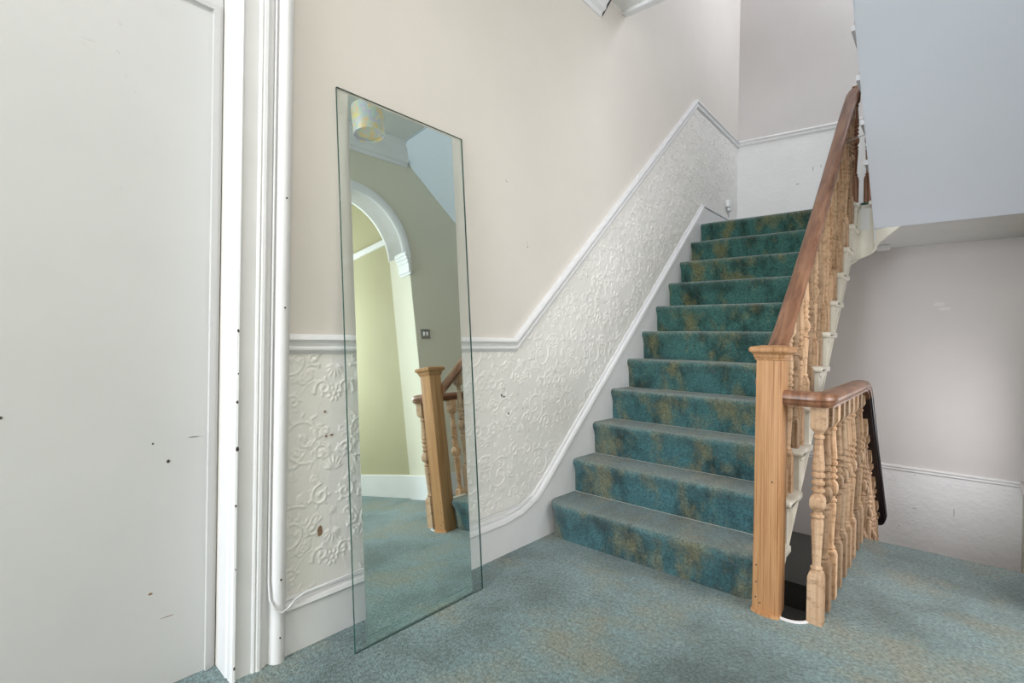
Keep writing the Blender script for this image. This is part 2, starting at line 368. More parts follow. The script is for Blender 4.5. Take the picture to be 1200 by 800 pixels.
# ---------------------------------------------------------------- embossed wall covering
def pattern_tile(du, W=.50, H=.56):
    nu, nv = int(W/du), int(H/du); T = np.zeros((nv, nu), np.float32)
    U = (np.arange(nu)+.5)*du; V = (np.arange(nv)+.5)*du
    def dab(u, v, w, a, sy=1.0, ang=0.0):
        for uu in ((u) % W, (W-u) % W):
            s = 1 if uu == u % W else -1
            i0 = int(uu/du); j0 = int((v % H)/du); k = int(3*w*max(sy, 1)/du)+1
            ii = np.arange(i0-k, i0+k+1); jj = np.arange(j0-k, j0+k+1)
            X = (ii*du+du/2-uu)[None, :]*s; Z = (jj*du+du/2-(v % H))[:, None]
            c, q = math.cos(ang), math.sin(ang)
            A = X*c+Z*q; B = -X*q+Z*c
            h = a*np.exp(-((B/w)**2+(A/(w*sy))**2)**1.3)
            ix = np.ix_(jj % nv, ii % nu); T[ix] = np.maximum(T[ix], h)
    def scroll(cx, cz, r0, r1, a0, turns, w0, w1, amp=1.0):
        n = int(abs(turns)*60)+8
        for k in range(n+1):
            t = k/n; r = r0+(r1-r0)*t**.8; a = a0+turns*2*math.pi*t
            dab(cx+r*math.cos(a), cz+r*math.sin(a), w0+(w1-w0)*t, amp)
        dab(cx+r1*math.cos(a), cz+r1*math.sin(a), w1*2.2, amp)
    def leaf(u, v, ang, L=.022, w=.0055, a=.9): dab(u+math.cos(ang)*L*.6, v+math.sin(ang)*L*.6, w, a, L/w*.55, ang)
    # acanthus stems: big C scrolls either side of the axis
    big = [(.105, .14, .088, .016, -1.9, 1.35), (.150, .40, .090, .014, 2.2, -1.4), (.215, .27, .048, .008, .3, 1.3), (.045, .50, .040, .007, 1.6, -1.2), (.200, .055, .042, .008, 3.4, -1.2),
           (.040, .30, .034, .006, -.5, 1.2), (.235, .47, .034, .006, .9, 1.2), (.05, .085, .030, .006, 2.8, -1.1), (.075, .40, .026, .005, 4.0, 1.1), (.19, .17, .030, .005, 5.0, -1.1), (.145, .26, .026, .005, .5, 1.1)]
    for cx, cz, r0, r1, a0, tn in big:
        scroll(cx, cz, r0, r1, a0, tn, .0034, .0036, .85)
        m_ = int(r0*130)+2
        for k in range(m_):
            a = a0+tn*5.2*k/m_; rr = r0*(1-.55*k/m_)
            leaf(cx+rr*math.cos(a), cz+rr*math.sin(a), a+(.8 if tn > 0 else -.8), .006+r0*.17, .0028+r0*.012, .75)
            leaf(cx+rr*math.cos(a), cz+rr*math.sin(a), a+(2.0 if tn > 0 else -2.0), .004+r0*.12, .0024+r0*.01, .6)
    for cu, cv, Rr, n in ((0, .28, .026, 8), (.25, .0, .024, 8), (.105, .14, .013, 6), (.150, .40, .014, 6), (.25, .40, .014, 6), (0, .44, .012, 6)):
        dab(cu, cv, Rr*.26, 1.0)
        for k in range(n):
            a = (k+.5)*2*math.pi/n; dab(cu+Rr*.72*math.cos(a), cv+Rr*.72*math.sin(a), Rr*.17, .9, 1.8, a)
    for cu, cv, s in ((0, .02, 1), (0, .38, -1), (.25, .14, 1), (.25, .33, -1)):
        for k in range(-3, 4):
            a = math.pi/2*s+k*.40; leaf(cu+.008*math.cos(a), cv+.008*math.sin(a), a, .034-abs(k)*.004, .0036, .85)
    rs = random.Random(5)
    for q in range(26):
        cx, cz = rs.uniform(.01, .24), rs.uniform(0, .56); scroll(cx, cz, rs.uniform(.014, .024), .004, rs.uniform(0, 6.28), rs.choice((-1, 1))*1.0, .0022, .0026, .6)
        for k in range(3): leaf(cx, cz, rs.uniform(0, 6.28), .018, .0028, .5)
    for k in range(60):
        t = k/60; dab(.02+.21*t, .28+.045*math.sin(t*6.28), .0022, .5)
        dab(.25-.05*math.sin(t*3.14), .56*t, .0022, .45); dab(.04+.03*math.sin(t*6.28), .56*t, .0020, .4)
    return T, W, H
def relief(name, parent, mapf, u0, u1, v0, v1, du, amp, zlo, zhi, mat, phase=(0, 0)):
    T, W, H = pattern_tile(.0025)
    nu, nv = int((u1-u0)/du), int((v1-v0)/du)
    U = u0+np.arange(nu+1)*(u1-u0)/nu; V = v0+np.arange(nv+1)*(v1-v0)/nv
    UU, VV = np.meshgrid(U, V)
    a = ((UU+phase[0]) % W)/W*T.shape[1]; b = ((VV+phase[1]) % H)/H*T.shape[0]
    i0 = np.floor(a).astype(int); j0 = np.floor(b).astype(int); fa = a-i0; fb = b-j0
    g = lambda j, i: T[j % T.shape[0], i % T.shape[1]]
    h = (g(j0, i0)*(1-fa)+g(j0, i0+1)*fa)*(1-fb)+(g(j0+1, i0)*(1-fa)+g(j0+1, i0+1)*fa)*fb
    rng = np.random.default_rng(3)
    h = .0008+amp*h
    lo = np.array([zlo(u) for u in U]); hi = np.array([zhi(u) for u in U])
    ok = (VV >= lo[None, :]) & (VV <= hi[None, :])
    f_ok = ok[:-1, :-1] & ok[1:, :-1] & ok[:-1, 1:] & ok[1:, 1:]
    idx = np.arange((nu+1)*(nv+1)).reshape(nv+1, nu+1)
    q = np.stack([idx[:-1, :-1][f_ok], idx[:-1, 1:][f_ok], idx[1:, 1:][f_ok], idx[1:, :-1][f_ok]], 1)
    used, inv = np.unique(q, return_inverse=True); q = inv.reshape(-1, 4)
    P = mapf(UU.ravel()[used], VV.ravel()[used], h.ravel()[used])
    me = bpy.data.meshes.new(name); me.vertices.add(len(P)); me.vertices.foreach_set('co', P.astype(np.float32).ravel())
    me.loops.add(q.size); me.loops.foreach_set('vertex_index', q.ravel().astype(np.int32))
    me.polygons.add(len(q)); me.polygons.foreach_set('loop_start', np.arange(0, q.size, 4, dtype=np.int32))
    me.polygons.foreach_set('loop_total', np.full(len(q), 4, np.int32)); me.update(calc_edges=True); me.validate()
    me.shade_smooth()
    o = link(name, me, parent, [mat]); o['kind'] = 'stuff'; return o
left_map = lambda u, v, h: np.stack([WX+.001+h, u, v], 1)
relief('embossed_wallpaper', wall_left, left_map, .762, 2.5, .1, 1.6, .0030, .0044, lambda y: zcap(y)-.02, lambda y: zdado(y)-.02, DADO, (.07, .02))
relief('embossed_wallpaper', wall_left, left_map, 2.5, YB-.002, .6, 3.0, .0044, .0064, lambda y: zcap(y)-.02, lambda y: zdado(y)-.02, DADO, (.07, .02))
relief('embossed_wallpaper', wall_back, lambda u, v, h: np.stack([u, YB-.001-h, v], 1), 1.0, XR-.005, -.68, .05,   .006, .0018, lambda x: -.68, lambda x: .05, DADOB, (.1, .3))
bm = bmesh.new(); box(bm, WX+.001, XR-.003, YB-.004, YB-.0005, 1.98, 2.88); finish('lower_panel', bm, DADOB, wall_back)

# ---------------------------------------------------------------- door, frame and architrave on the left
bm = bmesh.new()
box(bm, -.155, -.117, -.55, .60, 0, 2.50)
door_1 = struct(finish('door_1', bm, DOORP))
bm = bmesh.new()
sweep(bm, [(-.117, .583, 0), (-.117, .583, 1.998), (-.117, -.55, 1.998)], [(-.010, 0), (.014, 0), (.014, .012), (-.004, .005), (-.010, .001)], (1, 0, 0))
finish('edge_bead', bm, DOORP, door_1, 35)
bm = bmesh.new()    # moulded architrave: plan outline (x, y) of the layered frame, pulled straight up
fr = [(-.117, .598), (-.117, .603), (-.10, .606), (-.10, .600), (-.060, .598), (-.030, .596), (-.024, .600), (-.016, .597), (.004, .597), (.010, .601), (.012, .607), (.009, .613), (.004, .615), (.004, .655), (.008, .657),
      (.010, .662), (.008, .667), (.011, .670), (.012, .678), (.009, .684), (.005, .688), (.003, .698), (-.003, .700), (-.003, .708), (.006, .712), (.016, .718), (.021, .727), (.022, .738), (.018, .748), (.008, .757), (-.004, .762), (WX, .763), (-.16, .763), (-.16, .598)]
prism(bm, fr, 2, 0, 2.62)
box(bm, -.16, .012, -.55, .60, 2.50, 2.62)
trim_1 = struct(finish('trim_1', bm, WHITE, None, 32))
trim_1.data.name = 'architrave'
for y, z, r in ((.598, 1.025, .004), (.598, .817, .004), (.600, .681, .0055), (.598, .516, .003), (.60, .041, .004), (.600, .90, .0022), (.600, .33, .002)):
    chip(trim_1, (.0095, y+.006, z), 0, r, HOLE, .8, 1.4, .004)
for y, z, r in ((.735, 1.436, .003), (.735, 1.099, .003), (.735, .259, .0035), (.735, .08, .003)):
    chip(trim_1, (.0215, y, z), 0, r, HOLE, 1, 1.1, .002)
for y, z, r, sx, sz, m in ((.469, .647, .0045, 1, 1.1, HOLE), (.431, .703, .003, 1, 1, HOLE), (.533, .709, .012, 1.3, .08, HOLE), (.43, .28, .005, 1.2, .8, CHIPB), (.126, .808, .004, 1, 1, HOLE), (.47, .20, .014, 1.3, .05, CHIPB)):
    chip(door_1, (-.117, y, z), 0, r, m, sx, sz, .001)
SCUFF = plain('grey_scuff', (.58, .57, .57), .8)
for y, z, r, sx, sz in ((.342, 1.762, .006, 1, .7), (.28, 1.768, .012, 1.2, .3), (.358, 1.705, .006, 1, 1), (.35, 1.40, .006, .8, 1.2), (.27, 1.752, .006, 1, .6), (.43, 1.56, .006, 1.3, .3), (.38, 1.67, .004, 1, 1), (.345, 1.84, .006, 1, 1)):
    chip(door_1, (-.117, y, z), 0, r, SCUFF, sx, sz, .0006)
for y, z, r, sx, sz, m in ((1.793, 1.754, .006, 1.4, .4, SCUFF), (1.793, 1.76, .0045, .5, 2.0, SCUFF), (1.958, 1.487, .006, .8, 1.5, SCUFF), (1.96, 1.47, .0035, 1, 1, HOLE), (1.80, 1.752, .0025, 1, 1, HOLE), (2.15, 1.2, .008, .5, 1.6, SCUFF)):
    chip(wall_left, (WX, y, z), 0, r, m, sx, sz, .001)
for y, z, r, sx, sz, m in ((1.80, .781, .008, .7, 1.2, SCUFF), (.882, .359, .016, .6, 1.2, CHIPB), (.894, .759, .005, 1, 1, CHIPB), (.92, .678, .006, 1.3, .6, CHIPB), (.90, .676, .004, 1, 1, CHIPB), (1.94, .675, .006, .7, 1.3, SCUFF), (1.782, .75, .006, 1, 1, HOLE), (1.80, .742, .006, 1.4, .6, HOLE), (1.835, .66, .005, .8, 1.4, HOLE), (1.90, .745, .006, .8, 1.2, SCUFF), (1.99, .56, .006, .8, 1.4, SCUFF), (2.20, .85, .006, .8, 1.4, SCUFF)):
    chip(wall_left, (WX+.003, y, z), 0, r, m, sx, sz, .002)
for x, z, r, sx, sz in ((1.367, -.259, .010, 1.4, .6), (1.355, -.262, .006, 1, .8), (1.60, -.237, .02, .25, 1.6), (1.363, .0, .008, 1.2, .7), (.50, 2.44, .015, 1.2, .5), (.62, 2.55, .02, .25, 1.6), (.68, 2.56, .016, .3, 1.4), (1.27, -.42, .007, 1, 1)):
    chip(wall_back, (x, YB-.003, z), 1, r, SCUFF, sx, sz, .0015)
for x, z, r in ((1.49, 1.335, .035), (1.52, 1.30, .03)):
    chip(wall_back, (x, YB, z), 1, r, plain('lighter_scuff', (.71, .67, .65), .6), 1.2, .45, .001)

# cable down the architrave and along the skirting
bm = bmesh.new()
pth = [(.006, .704, 2.6), (.006, .704, .40), (.007, .704, .26), (.012, .706, .205), (.026, .716, .172), (.030, .735, .160), (.024, .760, .164), (.012, .785, .176), (.006, .82, .1835), (.003, .90, .1835), (.003, 1.9, .21), (.003, 1.98, .235)]
tube(bm, pth, .0035, 8)
tag(finish('cable', bm, WHITE, None, 60), 'thin white cable running down the door architrave and along the skirting top', 'cable')

# ---------------------------------------------------------------- main staircase
def carpet_step(name, parent, x0, x1, y, z, rise, g, d=1, seg=26, bulge=0.0, mat=STAIRC, round_end=0.0, seed=0):
    """one carpeted tread and riser; d = +1 climbs towards +y, -1 towards -y"""
    prof = [(.030, -rise-.007, 0), (.026, -rise+.004, 0), (.022, -rise*.75, 0), (.020, -rise*.45, 0), (.012, -.052, .0), (.002, -.036, .05), (-.004, -.020, .15), (-.001, -.008, .45), (.010, -.001, .9), (.024, .001, .75), (.06, .000, .6), (.12, -.001, .55), (g+.058, -.002, .45)]
    bm = bmesh.new(); wl = bm.verts.layers.float.new('wear_light'); rows = []
    for k in range(seg+1):
        t = k/seg; x = x0+(x1-x0)*t; row = []
        e = 0
        if round_end:
            q = max(0, 1-(x-x0)/round_end); e = round_end*.55*(1-math.sqrt(max(0, 1-q*q)))
            q = max(0, 1-(x1-x)/(round_end*.5)); e = max(e, round_end*.25*(1-math.sqrt(max(0, 1-q*q))))
        for j, (a, b, wr) in enumerate(prof):
            lo = 1 if j < 9 else 0
            nz = noise.noise(Vector((x*7, z*9+b*6, seed*3.1+j*.12)))*.006*lo*(0 if j <= 1 else .5 if j == 2 else 1)
            nz2 = noise.noise(Vector((x*5, 7+seed, j*.3)))*.0018
            yy = a - bulge*(1 if j < 11 else 0) + nz + (e if j < 11 else 0)
            v = bm.verts.new((x, y+d*yy, z+b+nz2*(1 if 4 < j < 11 else 0))); v[wl] = wr*.8; row.append(v)
        rows.append(row)
    for k in range(seg):
        for j in range(len(prof)-1): bm.faces.new((rows[k][j], rows[k+1][j], rows[k+1][j+1], rows[k][j+1]))
    for row in (rows[0], rows[-1]):
        
        ctr = bm.verts.new((row[0].co.x, y+d*.05, z-.05))
        for a_, b_ in zip(row, row[1:]+row[:1]): bm.faces.new((a_, b_, ctr))
    me_o = finish(name, bm, mat, parent, 50)
    return me_o
stair = empty('staircase', (.5, Y1, 0), 'straight staircase in green-blue stained carpet rising along the embossed left wall', 'staircase')
def rel(o, root):        # keep the world place of a part built in world coordinates
    o.matrix_parent_inverse = Matrix.Translation(Vector(root['_off'])).inverted(); return o
for i in range(1, 12):
    last = i == 11
    o = carpet_step('carpeted_step', stair, 0.001, (1.000 if i > 1 else 1.008), Yn(i), RISE*i, RISE, (G if not last else YB-Yn(11)-.03), seed=i, bulge=.042 if i == 1 else 0, round_end=.10 if i == 1 else .008)
    rel(o, stair)
def zs_low(y): return min(RISE + .9*(y-Y1) - .222, 1.555 + .12*(y-3.94))           # lower edge of the outer string
# carriage below the treads
bm = bmesh.new()
pl = []
for i in range(1, 12): pl += [(Yn(i)+.052, RISE*(i-1)), (Yn(i)+.052, RISE*i-.012)]
pl += [(4.215, RISE*11-.012), (4.215, 1.70), (3.96, 1.48), (Y1+.12, 0.0)]
prism(bm, pl, 0, .001, .95); rel(finish('carriage', bm, IVORY, stair), stair)
bm = bmesh.new()
pl = []
for i in range(1, 12): pl += [(Yn(i)+.012, RISE*(i-1)), (Yn(i)+.012, RISE*i-.002)]
pl += [(4.19, RISE*11-.002), (4.19, zs_low(4.19)), (3.95, zs_low(3.95)), (3.88, zs_low(3.88)), (Y1+(.222-.18)/.9, -.0), (Y1+.06, -.20), (Y1+.012, -.20)]
prism(bm, pl, 0, 1.036, 1.066); rel(finish('outer_string', bm, IVORY, stair), stair)
bm = bmesh.new(); sweep(bm, [(1.066, Y1+.1, zs_low(Y1+.1)), (1.066, 3.90, zs_low(3.90)), (1.066, 4.19, zs_low(4.19))], [(0, 0), (.014, 0), (.014, .004), (.010, .006), (0, .005)], (1, 0, 0))
rel(finish('string_bead', bm, IVORY, stair, 40), stair)
for i in range(1, 12):
    y, z = Yn(i), RISE*i
    bm = bmesh.new()
    nose = arc(y+.004, z-.015, .015, 270, 90, 8)
    yend = y+G+.004 if i < 11 else 4.20
    nosing(bm, nose + [(yend, z), (yend, z-.030)], 1.030, 1.086, .008)
    rel(finish('nosing_return', bm, IVORY, stair, 50), stair)
    if i > 1:
        bm = bmesh.new(); prism(bm, [(y+.02, z-.032), (y+.19, z-.032), (y+.15, z-.052), (y+.07, z-.060), (y+.02, z-.045)], 0, 1.066, 1.071)
        rel(finish('tread_bracket', bm, IVORY, stair), stair)

# newel post
bm = bmesh.new(); box(bm, 1.017, 1.108, 2.070, 2.163, 0, .955, .004)
newel = rel(finish('newel_post', bm, PINE, stair, 35), stair)
bm = bmesh.new()
cx, cy = 1.0625, 2.1165
lv = [(.0462, .950), (.049, .952), (.050, .958), (.053, .963), (.054, .971), (.059, .977), (.066, .982), (.0675, .988), (.067, .996), (.062, 1.001), (.03, 1.007)]
rings = [[bm.verts.new((cx+s*a, cy+s*b, z)) for a, b in ((-1, -1), (1, -1), (1, 1), (-1, 1))] for s, z in lv]
for a, b in zip(rings, rings[1:]):
    for j in range(4): bm.faces.new((a[j], a[(j+1) % 4], b[(j+1) % 4], b[j]))
bm.faces.new(rings[0][::-1]); bm.faces.new(rings[-1])
o = finish('newel_cap', bm, PINE, newel); o.matrix_parent_inverse = newel.matrix_world.inverted() if False else Matrix.Identity(4)
for zz, xx in ((.178, 1.030), (.115, 1.030), (.058, 1.030), (.040, 1.045), (.50, 1.08)):
    chip(newel, (xx, 2.0702, zz), 1, .0035, HOLE, 1, 1, .0008)
bm = bmesh.new(); prism(bm, [(1.012, 2.075), (1.03, 2.062), (1.06, 2.055), (1.09, 2.056), (1.112, 2.066), (1.112, 2.10), (1.012, 2.10)], 2, 0, .012)
finish('newel_foot', bm, PINE, newel)

# balusters
SEG = 16
def baluster_mesh(name, H, h=.0245, rake=0.0, stretch_bottom=0.0):
    P = [(0, 1, 1), (.165, 1, 1), (.183, .86, .7), (.190, .60, 0), (.194, .80, 0), (.200, .80, 0), (.204, .58, 0), (.212, .55, 0), (.226, .60, 0), (.27, .66, 0), (.33, .78, 0), (.36, .84, 0), (.372, .80, 0), (.378, .60, 0), (.383, .88, 0), (.389, .92, 0), (.394, .66, 0),
         (.404, .62, 0), (.412, .85, .6), (.424, 1.04, .55), (.446, 1.04, .55), (.458, .85, .6), (.466, .62, 0), (.472, .62, 0), (.477, .90, 0), (.484, .92, 0), (.489, .64, 0), (.497, .66, 0), (.503, .86, 0), (.511, .86, 0), (.517, .62, 0), (.524, .64, 0), (.531, .90, 0), (.540, .90, 0), (.547, .66, 0), (.556, .84, 0), (.568, .82, 0), (.60, .72, 0), (.64, .60, 0), (.665, .53, 0), (.671, .72, 0), (.677, .72, 0), (.682, .55, 0), (.690, .60, 0), (.703, .95, .8), (.712, 1, 1), (.785, 1, 1)]
    bm = bmesh.new(); rings = []
    for z, r, sq in P:
        zz = z + (H-.785)*(1 if z > .75 else (.5 if z > .17 else 0)) if stretch_bottom == 0 else z*(H/.785)
        zz = z + (H-.785)*(0 if z < 1e-6 else (.5 if z < .75 else 1))
        ring = []
        for k in range(SEG):
            a = k*2*math.pi/SEG; c, s = math.cos(a), math.sin(a)
            m = max(abs(c), abs(s)); rr = r*h*((1-sq)+sq/m)
            ring.append(bm.verts.new((rr*c, rr*s, zz + (rake*rr*s if z > .75 else 0))))
        rings.append(ring)
    for a, b in zip(rings, rings[1:]):
        for j in range(SEG): bm.faces.new((a[j], a[(j+1) % SEG], b[(j+1) % SEG], b[j]))
    bm.faces.new(rings[0][::-1]); bm.faces.new(rings[-1])
    bmesh.ops.recalc_face_normals(bm, faces=bm.faces)
    me = bpy.data.meshes.new(name); bm.to_mesh(me); bm.free()
    me.shade_smooth(); me.set_sharp_from_angle(angle=math.radians(28)); return me
def place(me, name, parent, loc, mat=None, rz=0):
    o = bpy.data.objects.new(name, me); C.objects.link(o); o.parent = parent
    o.location = Vector(loc)-Vector(parent['_off']); o.rotation_euler[2] = rz
    if mat and not me.materials: me.materials.append(mat)
    return o
RAIL = [(2.165, .885), (2.25, .953), (2.33, 1.02), (2.45, 1.115), (2.57, 1.222), (2.75, 1.38), (2.92, 1.535), (3.22, 1.825), (3.6, 2.20), (3.95, 2.545), (4.12, 2.70)]
def zrail(y):
    for a, b in zip(RAIL, RAIL[1:]):
        if y <= b[0]: return a[1]+(b[1]-a[1])*(y-a[0])/(b[0]-a[0])
    return RAIL[-1][1]
BX = 1.030
for i in range(1, 12):
    for k, dy in enumerate((.055, .155)):
        y = Yn(i)+dy
        if i == 1 and k == 0: continue
        if y > 4.18: continue
        H = zrail(y)-.045-RISE*i
        me = baluster_mesh('baluster', H, .0225, .9)
        place(me, 'baluster', stair, (BX, y, RISE*i), BAL, random.choice((0, 0, math.pi)) * 0)
rail_prof = [(a*1.12, b) for a, b in [(-.022, -.055), (.022, -.055), (.023, -.049), (.030, -.046), (.032, -.040), (.028, -.037), (.029, -.033), (.034, -.028), (.034, -.020), (.030, -.010), (.020, -.003), (.007, .0), (-.007, .0), (-.020, -.003), (-.030, -.010), (-.034, -.020), (-.034, -.028), (-.029, -.033), (-.028, -.037), (-.032, -.040), (-.030, -.046), (-.023, -.049)]]
bm = bmesh.new()
path = [(1.026, y, z) for y, z in RAIL] + [(1.026, 4.16, 2.74)]
for k in range(1, 9):
    a = math.pi - k*math.pi/8; path.append((1.092+.066*math.cos(a), 4.18+.068*math.sin(a), 2.76+.025*k))
path += [(1.158, 4.10, 3.02), (1.158, 3.6, 3.47), (1.158, 2.95, 4.06)]
sweep(bm, path, rail_prof, (0, 0, 1)); rel(finish('handrail', bm, MAHOG, stair, 45), stair)

# ---------------------------------------------------------------- landing balustrade on this floor
lb = empty('landing_balustrade', (1.215, 2.145, 0), 'short stripped-pine balustrade with brown rail guarding the stairwell on the hall floor', 'balustrade')
bme = baluster_mesh('baluster', .79, .0250)
for k in range(9): place(bme, 'baluster', lb, (1.215, 2.145+.13*k, 0), BAL)
bm = bmesh.new()
path = [(1.108, 2.112, .842), (1.16, 2.112, .842), (1.195, 2.115, .842)] + [(x, y, .842) for x, y in arc(1.195, 2.155, .040, -80, 0, 7)] + [(1.236, 2.4, .842), (1.234, 3.02, .842), (1.234, 3.10, .836), (1.234, 3.15, .820), (1.234, 3.19, .79)]
sweep(bm, path, rail_prof, (0, 0, 1)); rel(finish('handrail', bm, MAHOG, lb, 45), lb)
bm = bmesh.new()
path = [(1.234, 3.185, .795), (1.234, 3.24, .74), (1.234, 3.54, .445), (1.234, 4.08, -.06), (1.22, 4.14, -.115), (1.18, 4.19, -.14)]
sweep(bm, path, rail_prof, (0, 0, 1)); o = rel(finish('descending_rail', bm, DARKW, lb, 45), lb); o['label'] = 'dark stained rail dropping down the lower flight'
def zr2(y): return .74-.965*(y-3.24)
for k in range(8):
    y = 3.33+.1*k; n_ = int((y-3.255)/G)+1; zb = -.17*n_
    me = baluster_mesh('baluster', zr2(y)-.05-zb, .0235, -.9); place(me, 'baluster', lb, (1.215, y, zb), BAL)

# ---------------------------------------------------------------- lower flight and lower landing
low = empty('staircase', (1.6, 3.255, -.68), 'lower carpeted flight dropping away behind the edge of the hall floor', 'staircase')
for n_ in range(1, 5):
    y0 = 3.255+G*n_
    o = carpet_step('carpeted_step', low, 1.20, XR-.002, y0 if n_ < 99 else 0, -.17*n_+0.0, .17, G, d=-1, seg=10, seed=20+n_); rel(o, low)
bm = bmesh.new()
pl = [(3.255, -.015)] + sum([[(3.255+G*(n_-1)+.0, -.17*n_-.015), (3.255+G*n_-.03, -.17*n_-.015)] for n_ in range(1, 5)], []) + [(4.02, -.70), (4.02, -.95), (3.255, -.28)]
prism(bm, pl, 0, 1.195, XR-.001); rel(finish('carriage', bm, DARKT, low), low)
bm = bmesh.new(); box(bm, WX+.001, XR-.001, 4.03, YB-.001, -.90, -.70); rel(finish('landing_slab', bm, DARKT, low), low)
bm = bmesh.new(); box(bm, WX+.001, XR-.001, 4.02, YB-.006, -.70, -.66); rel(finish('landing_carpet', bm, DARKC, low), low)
bm = bmesh.new(); box(bm, .9, 1.195, YB-.022, YB-.004, -.66, -.60); rel(finish('well_dark_strip', bm, DARKW, low), low)  # dark strip added across the gap, continuing the painted shade below
# flight below the main one
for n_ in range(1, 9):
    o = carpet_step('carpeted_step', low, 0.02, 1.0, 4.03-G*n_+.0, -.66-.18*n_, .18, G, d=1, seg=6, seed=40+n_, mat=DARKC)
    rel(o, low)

# ---------------------------------------------------------------- half landing above and upper flight
upf = empty('staircase', (1.55, 4.2, 1.98), 'upper return flight seen from below as a smooth pale blue-white sloping soffit', 'staircase')
bm = bmesh.new(); box(bm, WX+.001, XR-.001, 4.23, YB-.001, 1.80, 1.970); rel(finish('landing_slab', bm, CEIL, upf), upf)
g2 = .205; yb = 4.235
def Yb(k): return yb - g2*k
pl = []
for k in range(1, 8): pl += [(Yb(k)-.012, 1.98+RISE*(k-1)), (Yb(k)-.012, 1.98+RISE*k-.012)]
bm = bmesh.new()
body = [(4.225, 1.80), (4.225, 1.96)] + [(y, z) for y, z in pl] + [(2.748, 3.40), (2.748, 3.056), (4.16, 1.790)]
prism(bm, body, 0, 1.170, XR-.001); rel(finish('flight_body', bm, SOFF, upf), upf)
bm = bmesh.new()
prism(bm, [(4.19, 1.70), (4.19, 1.965)] + pl + [(2.748, 3.40), (2.748, 3.056), (4.16, 1.790)], 0, 1.164, 1.1695)
rel(finish('outer_string', bm, SOFF, upf), upf)
for k in range(1, 8):
    y, z = Yb(k), 1.98+RISE*k; bm = bmesh.new()
    prism(bm, arc(y-.004, z-.015, .015, -90, 90, 8)+[(y-g2, z), (y-g2, z-.03)], 0, 1.142, 1.22); rel(finish('nosing_return', bm, WHITE, upf, 50), upf)
    for dy in (.055, .155):
        yy = y-dy; zt = 3.02+.9*(4.10-yy)-.05
        place(baluster_mesh('baluster', zt-z, .0225, -.9), 'baluster', upf, (1.175, yy, z), BROWNB)
for k in range(1, 8):
    o = carpet_step('carpeted_step', upf, 1.22, XR-.002, Yb(k), 1.98+RISE*k, RISE, (g2 if k < 7 else .012), d=-1, seg=6, seed=60+k); rel(o, upf)
# rounded apron joining both strings round the end of the well
bm = bmesh.new(); n = 14; rows = []
for k in range(n+1):
    t = k/n; a = math.pi*(1-t); x = 1.105+.060*math.cos(a); y = 4.185+.050*math.sin(a)
    zl = zs_low(4.19)+(1.675-zs_low(4.19))*(t**1.5)
    rows.append([bm.verts.new((x, y, zl)), bm.verts.new((x, y, 1.952)), bm.verts.new((1.105+.075*math.cos(a), 4.185+.065*math.sin(a), 1.952)), bm.verts.new((1.105+.075*math.cos(a), 4.185+.065*math.sin(a), zl))])
for x, zl in ((1.20, 1.705), (1.25, 1.745), (1.31, 1.795)):
    rows.append([bm.verts.new((x, 4.165, zl)), bm.verts.new((x, 4.165, 1.86)), bm.verts.new((x, 4.20, 1.86)), bm.verts.new((x, 4.20, zl))])
for a, b in zip(rows, rows[1:]):
    for j in range(4): bm.faces.new((a[j], a[(j+1) % 4], b[(j+1) % 4], b[j]))
bm.faces.new(rows[0]); bm.faces.new(rows[-1][::-1])
rel(finish('well_apron', bm, IVORY, upf, 50), upf)
bm = bmesh.new(); pth = [(1.050, 4.12, 1.967)]+[(1.10+.050*math.cos(math.pi*(1-k/10)), 4.185+.045*math.sin(math.pi*(1-k/10)), 1.967) for k in range(11)]+[(1.145, 4.15, 1.967)]
tube(bm, pth, .0145, 8); rel(finish('well_nosing', bm, IVORY, upf, 60), upf)
for x, y in ((1.040, 4.235), (1.115, 4.262)):
    place(baluster_mesh('baluster', .83, .0225), 'baluster', upf, (x, y, 1.97), BROWNB)
bm = bmesh.new(); tube(bm, [(1.0, 3.82, 2.28), (1.175, 3.78, 2.31)], .004, 6); rel(finish('brace_rod', bm, METAL, upf, 60), upf)
bm = bmesh.new(); box(bm, WX+.003, XR-.003, 4.20, YB-.008, 1.970, 1.982); rel(finish('landing_carpet', bm, STAIRC, upf), upf)
# little box under the landing
bm = bmesh.new(); box(bm, 1.10, 1.19, 4.93, 5.02, 1.765, 1.798, .004)
tag(finish('junction_box', bm, PLAST, None, 40), 'small pale junction box fixed under the half landing beside the white string', 'junction box')
# clip on the landing wall
bm = bmesh.new(); box(bm, WX+.004, WX+.030, 4.84, 4.90, 2.225, 2.275, .004); box(bm, WX+.004, WX+.036, 4.80, 4.85, 2.25, 2.315, .004)
o = finish('cable_clip', bm, PLAST, None, 40); tag(o, 'little white cable junction on the embossed wall at the stair top', 'cable clip')
bm = bmesh.new(); tube(bm, [(WX+.012, 4.86, 2.235), (WX+.010, 4.865, 2.165)], .003, 6); finish('lead', bm, plain('grey_lead', (.35, .35, .4), .5), o)

